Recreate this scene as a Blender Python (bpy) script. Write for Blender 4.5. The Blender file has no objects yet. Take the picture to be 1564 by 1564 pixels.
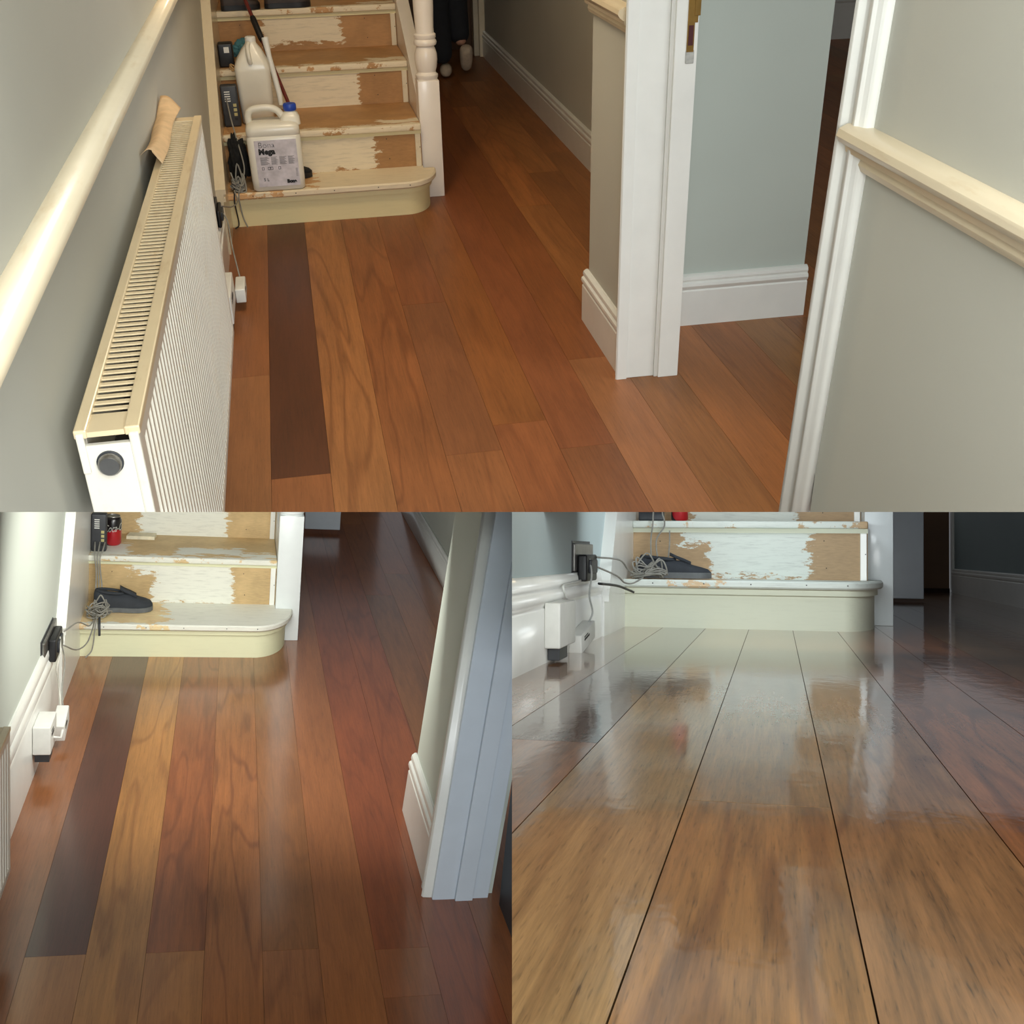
import bpy, bmesh, math, random
from mathutils import Vector, Matrix, Quaternion, noise
random.seed(7)
S = bpy.context.scene
COL = S.collection
PI = math.pi
# ---------------------------------------------------------------- camera
F_PX, W_PX = 1750.0, 1564.0
def rotx(a): return Matrix.Rotation(a, 3, 'X')
def rotz(a): return Matrix.Rotation(a, 3, 'Z')
def frame(pitch, yaw, roll):
    """room axes -> camera axes for a view pitched, yawed and rolled (degrees)"""
    base = Matrix(((1,0,0),(0,0,1),(0,-1,0)))
    return rotz(math.radians(roll)) @ rotx(math.radians(-pitch)) @ base @ rotz(math.radians(yaw))
EYE = Vector((0, 0, 1.5))
R_UP = frame(-31.404, 9.947, 1.282)      # the upper hall, upright in the world
R_LO = frame(-12.976, 14.255, -5.613)    # the lower-left hall
R_FL = frame(1.974, -12.989, -0.531)     # the lower-right hall, seen from near its floor
cam_rot = R_UP.transposed()
cam = bpy.data.cameras.new('camera'); cam.sensor_width = 36; cam.lens = F_PX / W_PX * 36
cam.clip_start = 0.02; cam.clip_end = 60
co = bpy.data.objects.new('camera', cam); COL.objects.link(co)
co.matrix_world = Matrix.Translation(EYE) @ cam_rot.to_4x4()
S.camera = co
def room_matrix(R, h):
    return Matrix.Translation(EYE) @ (R_UP.transposed() @ R).to_4x4() @ Matrix.Translation((0, 0, -h))
M_UP = Matrix.Identity(4)
M_LO = room_matrix(R_LO, 2.0)
M_FL = room_matrix(R_FL, 0.275)
# ---------------------------------------------------------------- world, lights, exposure
wd = bpy.data.worlds.new('world'); S.world = wd; wd.use_nodes = True
wd.node_tree.nodes['Background'].inputs[0].default_value = (0.92, 0.95, 1.0, 1)
wd.node_tree.nodes['Background'].inputs[1].default_value = 0.22
S.view_settings.view_transform = 'Standard'; S.view_settings.look = 'None'
S.view_settings.exposure = 0.0; S.view_settings.gamma = 1.0; S.view_settings.use_curve_mapping = False
def area(name, M, loc, target, sx, sy, power, color):
    l = bpy.data.lights.new(name, 'AREA'); l.shape = 'RECTANGLE'; l.size = sx; l.size_y = sy
    l.energy = power; l.color = color
    o = bpy.data.objects.new(name, l); COL.objects.link(o)
    p = M @ Vector(loc); t = M @ Vector(target)
    o.matrix_world = Matrix.Translation(p) @ (t - p).to_track_quat('-Z', 'Y').to_matrix().to_4x4()
    return o
def bulb(name, M, loc, power, color, r=0.1):
    l = bpy.data.lights.new(name, 'POINT'); l.energy = power; l.color = color; l.shadow_soft_size = r
    o = bpy.data.objects.new(name, l); COL.objects.link(o); o.location = M @ Vector(loc)
    return o
area('front_door_daylight', M_UP, (0.25, -1.2, 1.3), (0.5, 3.0, 0.5), 1.5, 1.6, 39, (0.86, 0.94, 1.0))
area('side_room_daylight', M_UP, (3.2, 1.2, 1.7), (1.2, 3.3, 0.4), 1.4, 1.4, 36, (0.92, 0.98, 1.0))
bulb('hall_ceiling_lamp', M_UP, (0.15, 3.9, 2.2), 36, (1.0, 0.80, 0.56), 0.12)
area('lower_left_front_fill', M_LO, (0.30, -0.45, 1.85), (0, 4.2, 0.2), 0.9, 0.5, 29, (1.0, 1.0, 0.95))  # added fill just behind the eye, brightens this hall from the front
area('lower_left_riser_fill', M_LO, (0.12, 3.6, 1.00), (-0.1, 5.8, 0.15), 0.7, 0.3, 17, (1.0, 1.0, 0.92))  # added fill hidden under the upper floor, aimed at the risers
area('lower_left_tread_fill', M_LO, (0.0, 4.1, 1.40), (0.0, 5.3, 0.1), 0.9, 0.35, 10, (1.0, 1.0, 0.93))  # added overhead fill for the treads, no lamp hangs here
area('lower_right_front_fill', M_FL, (0.3, -0.4, 0.75), (-0.1, 4.2, 0.2), 0.9, 0.5, 24, (0.88, 0.97, 1.0))  # added frontal fill from behind the eye for the lower-right hall
area('lower_right_riser_fill', M_FL, (0.08, 3.3, 0.44), (0.08, 4.6, 0.44), 0.6, 0.08, 6.5, (0.88, 0.97, 1.0))  # added low strip of fill for the risers and newel, out of view
area('lower_right_tread_fill', M_FL, (-0.15, 3.95, 0.92), (-0.1, 4.45, 0.1), 0.4, 0.2, 3, (0.88, 0.95, 1.0))  # added small fill from above to lift the first tread

# ---------------------------------------------------------------- colours and node helpers
def lin(c):
    return tuple(((v/255)/12.92 if v/255 <= 0.04045 else ((v/255+0.055)/1.055)**2.4) for v in c)
def rgba(c): return (*lin(c), 1)
class N:
    """small wrapper to write node math"""
    def __init__(s, name):
        s.m = bpy.data.materials.new(name); s.m.use_nodes = True
        s.t = s.m.node_tree; s.b = s.t.nodes['Principled BSDF']
    def n(s, kind, **kw):
        x = s.t.nodes.new(kind)
        for k, v in kw.items(): setattr(x, k, v)
        return x
    def put(s, sock, v):
        if isinstance(v, bpy.types.NodeSocket): s.t.links.new(v, sock)
        elif v is not None: sock.default_value = v
    def math(s, op, a, b=None, c=None, clamp=False):
        x = s.n('ShaderNodeMath', operation=op, use_clamp=clamp)
        s.put(x.inputs[0], a); s.put(x.inputs[1], b)
        if c is not None: s.put(x.inputs[2], c)
        return x.outputs[0]
    def mix(s, f, a, b):
        x = s.n('ShaderNodeMix', data_type='RGBA')
        s.put(x.inputs[0], f)
        s.put(x.inputs[6], rgba(a) if isinstance(a, tuple) and len(a) == 3 else a)
        s.put(x.inputs[7], rgba(b) if isinstance(b, tuple) and len(b) == 3 else b)
        return x.outputs[2]
    def mul(s, a, b):
        x = s.n('ShaderNodeMix', data_type='RGBA', blend_type='MULTIPLY'); x.inputs[0].default_value = 1
        s.put(x.inputs[6], a); s.put(x.inputs[7], b); return x.outputs[2]
    def obj(s): return s.n('ShaderNodeTexCoord').outputs['Object']
    def noise(s, vec, scale, detail=2, rough=0.5, dist=0.0):
        x = s.n('ShaderNodeTexNoise'); s.put(x.inputs['Vector'], vec); x.inputs['Scale'].default_value = scale
        x.inputs['Detail'].default_value = detail; x.inputs['Roughness'].default_value = rough
        x.inputs['Distortion'].default_value = dist
        return x.outputs[0]
    def scale(s, vec, v):
        x = s.n('ShaderNodeMapping'); s.put(x.inputs[0], vec); x.inputs[3].default_value = v; return x.outputs[0]
    def ramp(s, f, lo, hi):
        x = s.n('ShaderNodeMapRange'); s.put(x.inputs[0], f); x.inputs[1].default_value = lo; x.inputs[2].default_value = hi
        return x.outputs[0]
    def xyz(s, v):
        x = s.n('ShaderNodeSeparateXYZ'); s.put(x.inputs[0], v); return x.outputs
    def bump(s, h, strength=0.2, dist=0.01):
        x = s.n('ShaderNodeBump'); x.inputs['Strength'].default_value = strength; x.inputs['Distance'].default_value = dist
        s.put(x.inputs['Height'], h); s.t.links.new(x.outputs[0], s.b.inputs['Normal'])
    def fin(s, col=None, rough=0.5, coat=0, coat_rough=0.1, metal=0, spec=0.5):
        s.put(s.b.inputs['Base Color'], rgba(col) if isinstance(col, tuple) and len(col) == 3 else col)
        s.put(s.b.inputs['Roughness'], rough); s.b.inputs['Coat Weight'].default_value = coat
        s.b.inputs['Coat Roughness'].default_value = coat_rough; s.b.inputs['Metallic'].default_value = metal
        s.b.inputs['Specular IOR Level'].default_value = spec
        return s.m
def plain(name, c, rough=0.5, metal=0, var=0.06, scale=30, coat=0, bump=0):
    k = N(name); f = k.noise(k.obj(), scale, 3)
    dark = tuple(max(0, v*(1-var*2)) for v in c); lite = tuple(min(255, v*(1+var)) for v in c)
    if bump: k.bump(f, bump, 0.002)
    return k.fin(k.mix(k.ramp(f, 0.25, 0.75), dark, lite), rough, coat=coat, metal=metal)
def wall_paint(name, c):
    k = N(name); o = k.obj()
    f = k.noise(o, 1.3, 3); g = k.noise(o, 220, 2)
    k.bump(g, 0.05, 0.001)
    return k.fin(k.mix(k.ramp(f, 0.3, 0.7), tuple(v*0.97 for v in c), tuple(min(255, v*1.02) for v in c)), 0.75, spec=0.3)
def gloss_paint(name, c, grime=(200, 180, 140), amount=0.0):
    k = N(name); o = k.obj()
    f = k.noise(o, 9, 4); g = k.noise(k.scale(o, (1, 0.2, 1)), 30, 4, 0.7)
    col = k.mix(k.ramp(f, 0.3, 0.7), tuple(v*0.97 for v in c), c)
    col = k.mix(k.math('MULTIPLY', k.ramp(g, 0.55, 0.75), amount), col, grime)
    return k.fin(col, 0.28, coat=0.2, coat_rough=0.15)
def stripped(name, wood, paint, patches, amp=0.06, nscale=(9, 9, 26), wear=0.0, grime=0.35, axis='z'):
    """bare board with patches of old paint left on it; patches are boxes (x0, x1, z0, z1) in metres on the board"""
    k = N(name); o = k.obj(); x, y, z = k.xyz(o)
    if axis == 'y': z = y
    n1 = k.noise(k.scale(o, nscale), 1.6, 6, 0.7)
    n2 = k.noise(k.scale(o, (6, 30, 60)), 2.0, 5, 0.7)
    sd = None
    for (x0, x1, z0, z1) in patches:
        dx = k.math('SUBTRACT', k.math('ABSOLUTE', k.math('SUBTRACT', x, (x0+x1)/2)), (x1-x0)/2)
        dz = k.math('SUBTRACT', k.math('ABSOLUTE', k.math('SUBTRACT', z, (z0+z1)/2)), (z1-z0)/2)
        d = k.math('MAXIMUM', dx, dz)
        sd = d if sd is None else k.math('MINIMUM', sd, d)
    if sd is None: sd = 0.0 + wear
    f = k.math('ADD', sd, k.math('MULTIPLY', k.math('SUBTRACT', n1, 0.5), amp*5))
    mask = k.ramp(f, 0.004, -0.004)
    grain = k.noise(k.scale(o, (14, 60, 90)), 2.5, 4, 0.6)
    wc = k.mix(k.ramp(grain, 0.3, 0.7), tuple(v*0.93 for v in wood), tuple(min(255, v*1.04) for v in wood))
    blot = k.noise(o, 7, 3)
    wc = k.mix(k.math('MULTIPLY', k.ramp(blot, 0.45, 0.7), 0.35), wc, tuple(min(255, v*1.2+12) for v in wood))
    pc = k.mix(k.math('MULTIPLY', k.ramp(n2, 0.5, 0.75), grime), paint, tuple(v*0.72 for v in paint))
    k.bump(k.math('ADD', k.math('MULTIPLY', mask, 0.6), k.math('MULTIPLY', grain, 0.15)), 0.35, 0.002)
    return k.fin(k.mix(mask, wc, pc), 0.6)
def timber(name, gain, rough, coat, coat_rough, ripple, rings=1.0, streak=1.0):
    """boards: colour and seed of each board come with the mesh, the figure of the grain is worked out here"""
    k = N(name); o = k.obj()
    at = k.n('ShaderNodeAttribute', attribute_name='tint'); seed = at.outputs['Alpha']
    ag = k.n('ShaderNodeAttribute', attribute_name='figure'); amt = ag.outputs['Fac']
    off = k.n('ShaderNodeCombineXYZ'); s2 = k.math('MULTIPLY', seed, 37.0)
    k.put(off.inputs[0], s2); k.put(off.inputs[1], k.math('MULTIPLY', seed, 91.0)); k.put(off.inputs[2], s2)
    def shifted(v):
        a = k.n('ShaderNodeVectorMath', operation='ADD'); k.put(a.inputs[0], k.scale(o, v)); k.put(a.inputs[1], off.outputs[0]); return a.outputs[0]
    fig = k.noise(shifted((6.5, 0.75, 1)), 1.0, 2, 0.45, 0.35)
    band = k.math('SINE', k.math('MULTIPLY', fig, 38.0))
    line = k.ramp(band, 0.45, 1.0)
    line = k.math('POWER', line, 2.0)
    fine = k.noise(shifted((210, 7, 1)), 1.0, 4, 0.7)
    pores = k.noise(shifted((420, 26, 1)), 1.0, 2, 0.5)
    cloud = k.noise(shifted((9, 2.2, 1)), 1.0, 3, 0.5)
    mid = k.noise(shifted((48, 2.6, 1)), 1.0, 3, 0.6, 0.3)
    v = k.math('ADD', 0.72, k.math('MULTIPLY', k.ramp(cloud, 0.25, 0.75), 0.30))
    v = k.math('ADD', v, k.math('MULTIPLY', k.math('SUBTRACT', k.ramp(fine, 0.25, 0.75), 0.5), 0.34*streak))
    v = k.math('ADD', v, k.math('MULTIPLY', k.math('SUBTRACT', k.ramp(mid, 0.3, 0.7), 0.5), k.math('MULTIPLY', 0.22*streak, k.math('ADD', 0.4, amt))))
    v = k.math('SUBTRACT', v, k.math('MULTIPLY', k.ramp(pores, 0.58, 0.78), 0.24*streak))
    v = k.math('MULTIPLY', k.math('ADD', v, 0.12), gain)
    comb = k.n('ShaderNodeCombineColor')
    for i in range(3): k.put(comb.inputs[i], v)
    col = k.mul(at.outputs['Color'], comb.outputs[0])
    dk = k.mul(col, (0.50, 0.40, 0.36, 1))
    col = k.mix(k.math('MULTIPLY', k.math('MULTIPLY', line, amt), 0.55*rings, clamp=True), col, dk)
    h = k.math('ADD', k.math('MULTIPLY', fine, 0.25), 0.0)
    bp = k.n('ShaderNodeBump'); bp.inputs['Strength'].default_value = 0.15; bp.inputs['Distance'].default_value = 0.0006
    k.put(bp.inputs['Height'], h); k.t.links.new(bp.outputs[0], k.b.inputs['Normal'])
    if coat:
        rp = k.noise(k.scale(o, (26, 12, 1)), 1.0, 3, 0.6)
        rp2 = k.noise(k.scale(o, (240, 40, 1)), 1.0, 3, 0.6)
        b2 = k.n('ShaderNodeBump'); b2.inputs['Strength'].default_value = ripple; b2.inputs['Distance'].default_value = 0.002
        k.put(b2.inputs['Height'], k.math('ADD', rp, k.math('MULTIPLY', rp2, 0.05))); k.t.links.new(b2.outputs[0], k.b.inputs['Coat Normal'])
    return k.fin(col, rough, coat=coat, coat_rough=coat_rough, spec=0.35)

# ---------------------------------------------------------------- mesh helpers
class MB:
    def __init__(s): s.b = bmesh.new()
    def box(s, x0, x1, y0, y1, z0, z1, bev=0.0, seg=2):
        r = bmesh.ops.create_cube(s.b, size=1.0)
        for v in r['verts']:
            v.co = Vector((x0+(v.co.x+.5)*(x1-x0), y0+(v.co.y+.5)*(y1-y0), z0+(v.co.z+.5)*(z1-z0)))
        if bev:
            es = list({e for v in r['verts'] for e in v.link_edges})
            bmesh.ops.bevel(s.b, geom=es, offset=bev, segments=seg, affect='EDGES', profile=0.5)
        return s
    def prism(s, pts, axis, a0, a1):
        """closed outline swept along an axis; pts are the two other coordinates in xyz order"""
        def P(p, a):
            return {'x': (a, p[0], p[1]), 'y': (p[0], a, p[1]), 'z': (p[0], p[1], a)}[axis]
        v0 = [s.b.verts.new(P(p, a0)) for p in pts]; v1 = [s.b.verts.new(P(p, a1)) for p in pts]
        n = len(pts)
        s.b.faces.new(v0); s.b.faces.new(v1)
        for i in range(n): s.b.faces.new((v0[i], v0[(i+1) % n], v1[(i+1) % n], v1[i]))
        return s
    def tube(s, pts, r, n=8, cap=True, taper=None):
        pts = [Vector(p) for p in pts]; rings = []
        up = Vector((0.13, 0.21, 0.97)); prev = None
        for i, p in enumerate(pts):
            d = (pts[min(i+1, len(pts)-1)] - pts[max(i-1, 0)])
            if d.length < 1e-9: d = Vector((0, 0, 1))
            d.normalize()
            if prev is None:
                a = d.cross(up)
                if a.length < 1e-3: a = d.cross(Vector((1, 0, 0)))
            else: a = prev - d*prev.dot(d)
            a.normalize(); prev = a; c = d.cross(a)
            rr = r*(taper[i] if taper else 1)
            rings.append([s.b.verts.new(p + a*math.cos(2*PI*k/n)*rr + c*math.sin(2*PI*k/n)*rr) for k in range(n)])
        for A_, B_ in zip(rings, rings[1:]):
            for k in range(n): s.b.faces.new((A_[k], A_[(k+1) % n], B_[(k+1) % n], B_[k]))
        if cap: s.b.faces.new(rings[0]); s.b.faces.new(rings[-1])
        return s
    def lathe(s, prof, cx, cy, n=32, axis='z'):
        rings = []
        for (r, z) in prof:
            ring = []
            for k in range(n):
                c, q = math.cos(2*PI*k/n)*r, math.sin(2*PI*k/n)*r
                ring.append(s.b.verts.new((cx+c, cy+q, z) if axis == 'z' else (cx+c, z, cy+q)))
            rings.append(ring)
        for A_, B_ in zip(rings, rings[1:]):
            for k in range(n): s.b.faces.new((A_[k], A_[(k+1) % n], B_[(k+1) % n], B_[k]))
        s.b.faces.new(rings[0]); s.b.faces.new(rings[-1])
        return s
    def loft(s, secs, cap=True):
        """secs: list of closed rings of points, same count"""
        rings = [[s.b.verts.new(p) for p in sec] for sec in secs]; n = len(rings[0])
        for A_, B_ in zip(rings, rings[1:]):
            for k in range(n): s.b.faces.new((A_[k], A_[(k+1) % n], B_[(k+1) % n], B_[k]))
        if cap: s.b.faces.new(rings[0]); s.b.faces.new(rings[-1])
        return s
    def sheet(s, fn, nu, nv, th):
        """thin bent sheet of real thickness; fn(u, v) -> (point, normal)"""
        for sg in (0, 1):
            g = [[s.b.verts.new(Vector(fn(i/nu, j/nv)[0]) + Vector(fn(i/nu, j/nv)[1])*th*sg) for j in range(nv+1)] for i in range(nu+1)]
            for i in range(nu):
                for j in range(nv): s.b.faces.new((g[i][j], g[i+1][j], g[i+1][j+1], g[i][j+1]))
            if sg == 0: g0 = g
        def wall(a, b): 
            for i in range(len(a)-1): s.b.faces.new((a[i], a[i+1], b[i+1], b[i]))
        wall(g0[0], g[0]); wall(g0[-1], g[-1]); wall([r[0] for r in g0], [r[0] for r in g]); wall([r[-1] for r in g0], [r[-1] for r in g])
        return s
    def move(s, M):
        bmesh.ops.transform(s.b, matrix=M, verts=s.b.verts); return s
REC = []
class Room:
    def __init__(s, key, M): s.key = key; s.M = M
    def lean(s, base, ang, axis='Y'):
        b = Matrix.Translation(base)
        return Room(s.key, s.M @ b @ Matrix.Rotation(ang, 4, axis) @ b.inverted())
UP, LO, FL = Room('up', M_UP), Room('lo', M_LO), Room('fl', M_FL)
def props(o, label=None, cat=None, group=None, kind=None):
    if label: o['label'] = label
    if cat: o['category'] = cat
    if group: o['group'] = group
    if kind: o['kind'] = kind
def thing(name, room, base, label, cat, group=None, kind=None):
    o = bpy.data.objects.new(name, None); COL.objects.link(o); o.empty_display_size = 0.05
    o.matrix_world = room.M @ Matrix.Translation(base)
    props(o, label, cat, group, kind); o_room[o.name] = (room, Vector(base)); return o
o_room = {}
def build(mb, name, mat, room, base=(0, 0, 0), parent=None, label=None, cat=None, group=None, kind=None, smooth=False, clip='hv', sharp=None):
    """mb holds room coordinates; the object's origin goes to base"""
    if parent is not None: room, base = o_room[parent.name]
    base = Vector(base)
    bmesh.ops.recalc_face_normals(mb.b, faces=mb.b.faces)
    bmesh.ops.translate(mb.b, vec=-base, verts=mb.b.verts)
    me = bpy.data.meshes.new(name); mb.b.to_mesh(me); mb.b.free()
    me.materials.append(mat)
    if smooth:
        for p in me.polygons: p.use_smooth = True
        if sharp is not None: me.set_sharp_from_angle(angle=math.radians(sharp))
    o = bpy.data.objects.new(name, me); COL.objects.link(o)
    if parent is not None: o.parent = parent
    else: o.matrix_world = room.M @ Matrix.Translation(base)
    props(o, label, cat, group, kind)
    o_room[o.name] = (room, base)
    REC.append((o, room, base, clip))
    return o
def text(body, name, mat, parent, loc, size, rot=(PI/2, 0, 0), depth=0.0006, bold=0.0, shear=0.0, clip='', xs=1.0):
    room, base = o_room[parent.name]
    cu = bpy.data.curves.new(name, 'FONT'); cu.body = body; cu.size = size; cu.extrude = depth; cu.offset = bold; cu.shear = shear
    cu.resolution_u = 3
    t = bpy.data.objects.new('tmp', cu); COL.objects.link(t)
    dg = bpy.context.evaluated_depsgraph_get(); me = bpy.data.meshes.new_from_object(t.evaluated_get(dg))
    bpy.data.objects.remove(t)
    me.name = name
    E = Matrix.Translation(Vector(loc) - base)
    from mathutils import Euler
    me.transform(E @ Euler(rot).to_matrix().to_4x4() @ Matrix.Diagonal((xs, 1, 1, 1)))
    me.materials.clear(); me.materials.append(mat)
    o = bpy.data.objects.new(name, me); COL.objects.link(o); o.parent = parent
    o_room[o.name] = (room, base); REC.append((o, room, base, clip))
    return o
def cutaway():
    """each room is a model cut open where the next one begins"""
    upv = cam_rot @ Vector((0, 1, 0)); rt = cam_rot @ Vector((1, 0, 0))
    for o, room, base, clip in REC:
        if not clip: continue
        planes = []
        if 'h' in clip: planes.append(upv if room.key == 'up' else -upv)
        if 'v' in clip and room.key == 'lo': planes.append(-rt)
        if 'v' in clip and room.key == 'fl': planes.append(rt)
        M = room.M @ Matrix.Translation(base); Mi = M.inverted()
        for nrm in planes:
            n = (Mi.to_3x3() @ nrm).normalized(); c = Mi @ EYE     # M is rigid
            ds = [(v.co - c).dot(n) for v in o.data.vertices]
            if not ds or min(ds) > -1e-6: continue
            bm = bmesh.new(); bm.from_mesh(o.data)
            g = bmesh.ops.bisect_plane(bm, geom=bm.verts[:]+bm.edges[:]+bm.faces[:], dist=1e-6, plane_co=c, plane_no=n, clear_inner=True)
            ed = [e for e in g['geom_cut'] if isinstance(e, bmesh.types.BMEdge) and e.is_boundary]
            if ed:
                try: bmesh.ops.holes_fill(bm, edges=ed, sides=0)
                except Exception: pass
            bm.to_mesh(o.data); bm.free()
# ---------------------------------------------------------------- materials
WALL_UP = wall_paint('grey_green_wall_paint', (186, 185, 175))
WALL_LO = wall_paint('pale_grey_wall_paint', (198, 204, 194))
TRIM = gloss_paint('white_gloss_paint', (232, 232, 226))
TRIM_CREAM = gloss_paint('yellowed_cream_gloss', (218, 203, 174), (190, 156, 108), 0.35)
CEIL = plain('ceiling_white', (225, 222, 212), 0.9)
SUB = plain('dark_joint', (38, 22, 14), 0.9)
BROWN_DOOR = plain('dark_brown_door', (96, 66, 38), 0.6, scale=4)
DOOR_WHITE = gloss_paint('door_white', (206, 216, 226))
FLOOR_UP = timber('dull_hardwood', 0.76, 0.48, 0.15, 0.35, 0.05)
FLOOR_LO = timber('lacquered_hardwood', 0.95, 0.4, 1.0, 0.16, 0.16)
FLOOR_FL = timber('wet_lacquered_hardwood', 0.80, 0.4, 1.0, 0.08, 0.22, 1.7, 2.2)
BLACK = plain('black_plastic', (22, 22, 24), 0.45)
BLACK2 = plain('charcoal_plastic', (52, 54, 58), 0.45)
WHITE_PL = plain('white_plastic', (226, 226, 220), 0.4, var=0.015)
HDPE = plain('milky_plastic', (226, 222, 208), 0.35, coat=0.2, var=0.015, scale=8)
METAL = plain('dull_steel', (140, 138, 134), 0.35, metal=0.9)
BRASS = plain('tarnished_brass', (150, 118, 62), 0.4, metal=0.8)
MAROON = plain('maroon_pole_paint', (104, 34, 30), 0.3, coat=0.5)
BLUE_CAP = plain('blue_cap_plastic', (36, 74, 178), 0.4)
TEAL = plain('teal_cloth', (70, 122, 132), 0.85, bump=0.5)
CABLE = plain('grey_cable', (142, 140, 132), 0.5)
SHOE_M = plain('black_suede', (48, 52, 58), 0.85, bump=0.4)
SOLE_M = plain('grey_rubber', (98, 102, 104), 0.7)
BROWN_SHOE = plain('dark_brown_leather', (50, 36, 28), 0.6)
PAPER = plain('masking_paper', (216, 184, 142), 0.8, var=0.04)
CLOTH_BK = plain('black_cloth', (22, 22, 22), 0.95, bump=0.5)
INK = plain('black_ink', (24, 24, 24), 0.6)
GREY_INK = plain('grey_ink', (150, 146, 148), 0.7)
LABEL = plain('label_paper', (208, 202, 208), 0.3, coat=0.4)

# ---------------------------------------------------------------- boards
def boards(name, room, mat, x0, x1, y0, y1, xb, w, spec, base_c, seed, gap=0.0008, clip='hv'):
    rnd = random.Random(seed)
    bm = bmesh.new(); lt = bm.loops.layers.float_color.new('tint'); lf = bm.loops.layers.float_color.new('figure')
    def slab(ax, bx, ay, by, c, s, fig):
        r = bmesh.ops.create_cube(bm, size=1)
        for v in r['verts']:
            v.co = Vector((ax+(v.co.x+.5)*(bx-ax), ay+(v.co.y+.5)*(by-ay), -0.012+(v.co.z+.5)*0.012))
        for f in {f for v in r['verts'] for f in v.link_faces}:
            f.material_index = 0
            for l in f.loops: l[lt] = (*lin(c), s); l[lf] = (fig, fig, fig, 1)
    k0 = math.floor((x0-xb)/w); k1 = math.ceil((x1-xb)/w)
    for k in range(k0, k1):
        ax, bx = max(x0, xb+k*w), min(x1, xb+(k+1)*w)
        if bx-ax < 0.002: continue
        if k in spec: segs = spec[k]
        else:
            segs = []; y = y0 - rnd.uniform(0, 1.6)
            while y < y1:
                y += rnd.uniform(1.4, 2.4)
                m = rnd.uniform(0.90, 1.08); r_ = rnd.uniform(-0.03, 0.05)
                segs.append((y, tuple(min(255, max(0, c*m*(1+r_*t))) for c, t in zip(base_c, (1, -0.3, -1))), rnd.uniform(0.15, 0.6)))
        a = y0
        for (ye, c, fig) in segs:
            b = min(ye, y1)
            if b-a > 0.01: slab(ax+gap/2, bx-gap/2, a+gap/2, b-gap/2, c, rnd.random(), fig)
            a = max(a, b)
    r = bmesh.ops.create_cube(bm, size=1)
    for v in r['verts']: v.co = Vector((x0+(v.co.x+.5)*(x1-x0), y0+(v.co.y+.5)*(y1-y0), -0.05+(v.co.z+.5)*0.0385))
    for f in {f for v in r['verts'] for f in v.link_faces}: f.material_index = 1
    me = bpy.data.meshes.new(name); bm.to_mesh(me); bm.free()
    me.materials.append(mat); me.materials.append(SUB)
    o = bpy.data.objects.new(name, me); COL.objects.link(o); o.matrix_world = room.M.copy(); o['kind'] = 'structure'
    o_room[o.name] = (room, Vector((0, 0, 0))); REC.append((o, room, Vector((0, 0, 0)), clip))
    return o
FAR = 20.0
BASE_UP = (168, 110, 60)
boards('floor', UP, FLOOR_UP, -0.36, 5.6, 1.9, 9.3, -0.17, 0.157, {
    -1: [(3.4, (168, 110, 66), 0.2), (FAR, (160, 100, 58), 0.3)],
    0: [(2.72, (168, 104, 60), 0.3), (FAR, (104, 58, 32), 0.25)],
    1: [(FAR, (178, 116, 66), 0.95)],
    2: [(FAR, (162, 98, 54), 0.85)],
    3: [(2.75, (168, 104, 60), 0.6), (3.9, (150, 92, 54), 0.3), (FAR, (154, 90, 50), 0.4)],
    4: [(2.9, (166, 98, 56), 0.5), (FAR, (162, 98, 50), 0.45)],
    5: [(2.72, (152, 92, 54), 0.4), (FAR, (158, 92, 54), 0.3)],
    6: [(3.3, (174, 112, 68), 0.3), (FAR, (156, 92, 50), 0.3)],
}, BASE_UP, 3)
BASE_LO = (148, 88, 42)
boards('floor', LO, FLOOR_LO, -0.66, 2.2, 1.55, 9.7, -0.49, 0.158, {
    -2: [(FAR, (150, 92, 56), 0.3)],
    -1: [(FAR, (144, 88, 50), 0.3)],
    0: [(2.947, (158, 106, 58), 0.25), (FAR, (88, 48, 32), 0.2)],
    1: [(FAR, (164, 112, 58), 0.9)],
    2: [(2.938, (156, 102, 54), 0.5), (FAR, (138, 78, 38), 0.8)],
    3: [(FAR, (148, 90, 46), 1.0)],
    4: [(2.92, (146, 90, 50), 0.6), (FAR, (136, 84, 42), 0.4)],
    5: [(FAR, (150, 90, 46), 0.3)],
    6: [(2.683, (132, 74, 36), 0.3), (2.9, (140, 80, 42), 0.3), (FAR, (140, 72, 34), 0.4)],
    7: [(FAR, (142, 74, 34), 0.7)],
}, BASE_LO, 5)
BASE_FL = (142, 98, 60)
boards('floor', FL, FLOOR_FL, -0.60, 1.32, 0.45, 9.1, -0.251, 0.155, {
    -3: [(FAR, (150, 112, 78), 0.3)],
    -2: [(FAR, (150, 108, 74), 0.3)],
    -1: [(1.65, (150, 100, 64), 0.3), (FAR, (92, 66, 54), 0.2)],
    0: [(FAR, (160, 126, 84), 0.3)],
    1: [(1.3, (150, 106, 60), 0.75), (FAR, (152, 110, 66), 0.6)],
    2: [(FAR, (146, 104, 66), 0.8)],
    3: [(FAR, (146, 90, 54), 1.0)],
    4: [(FAR, (144, 86, 50), 0.8)],
}, BASE_FL, 8, gap=0.0014)

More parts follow.
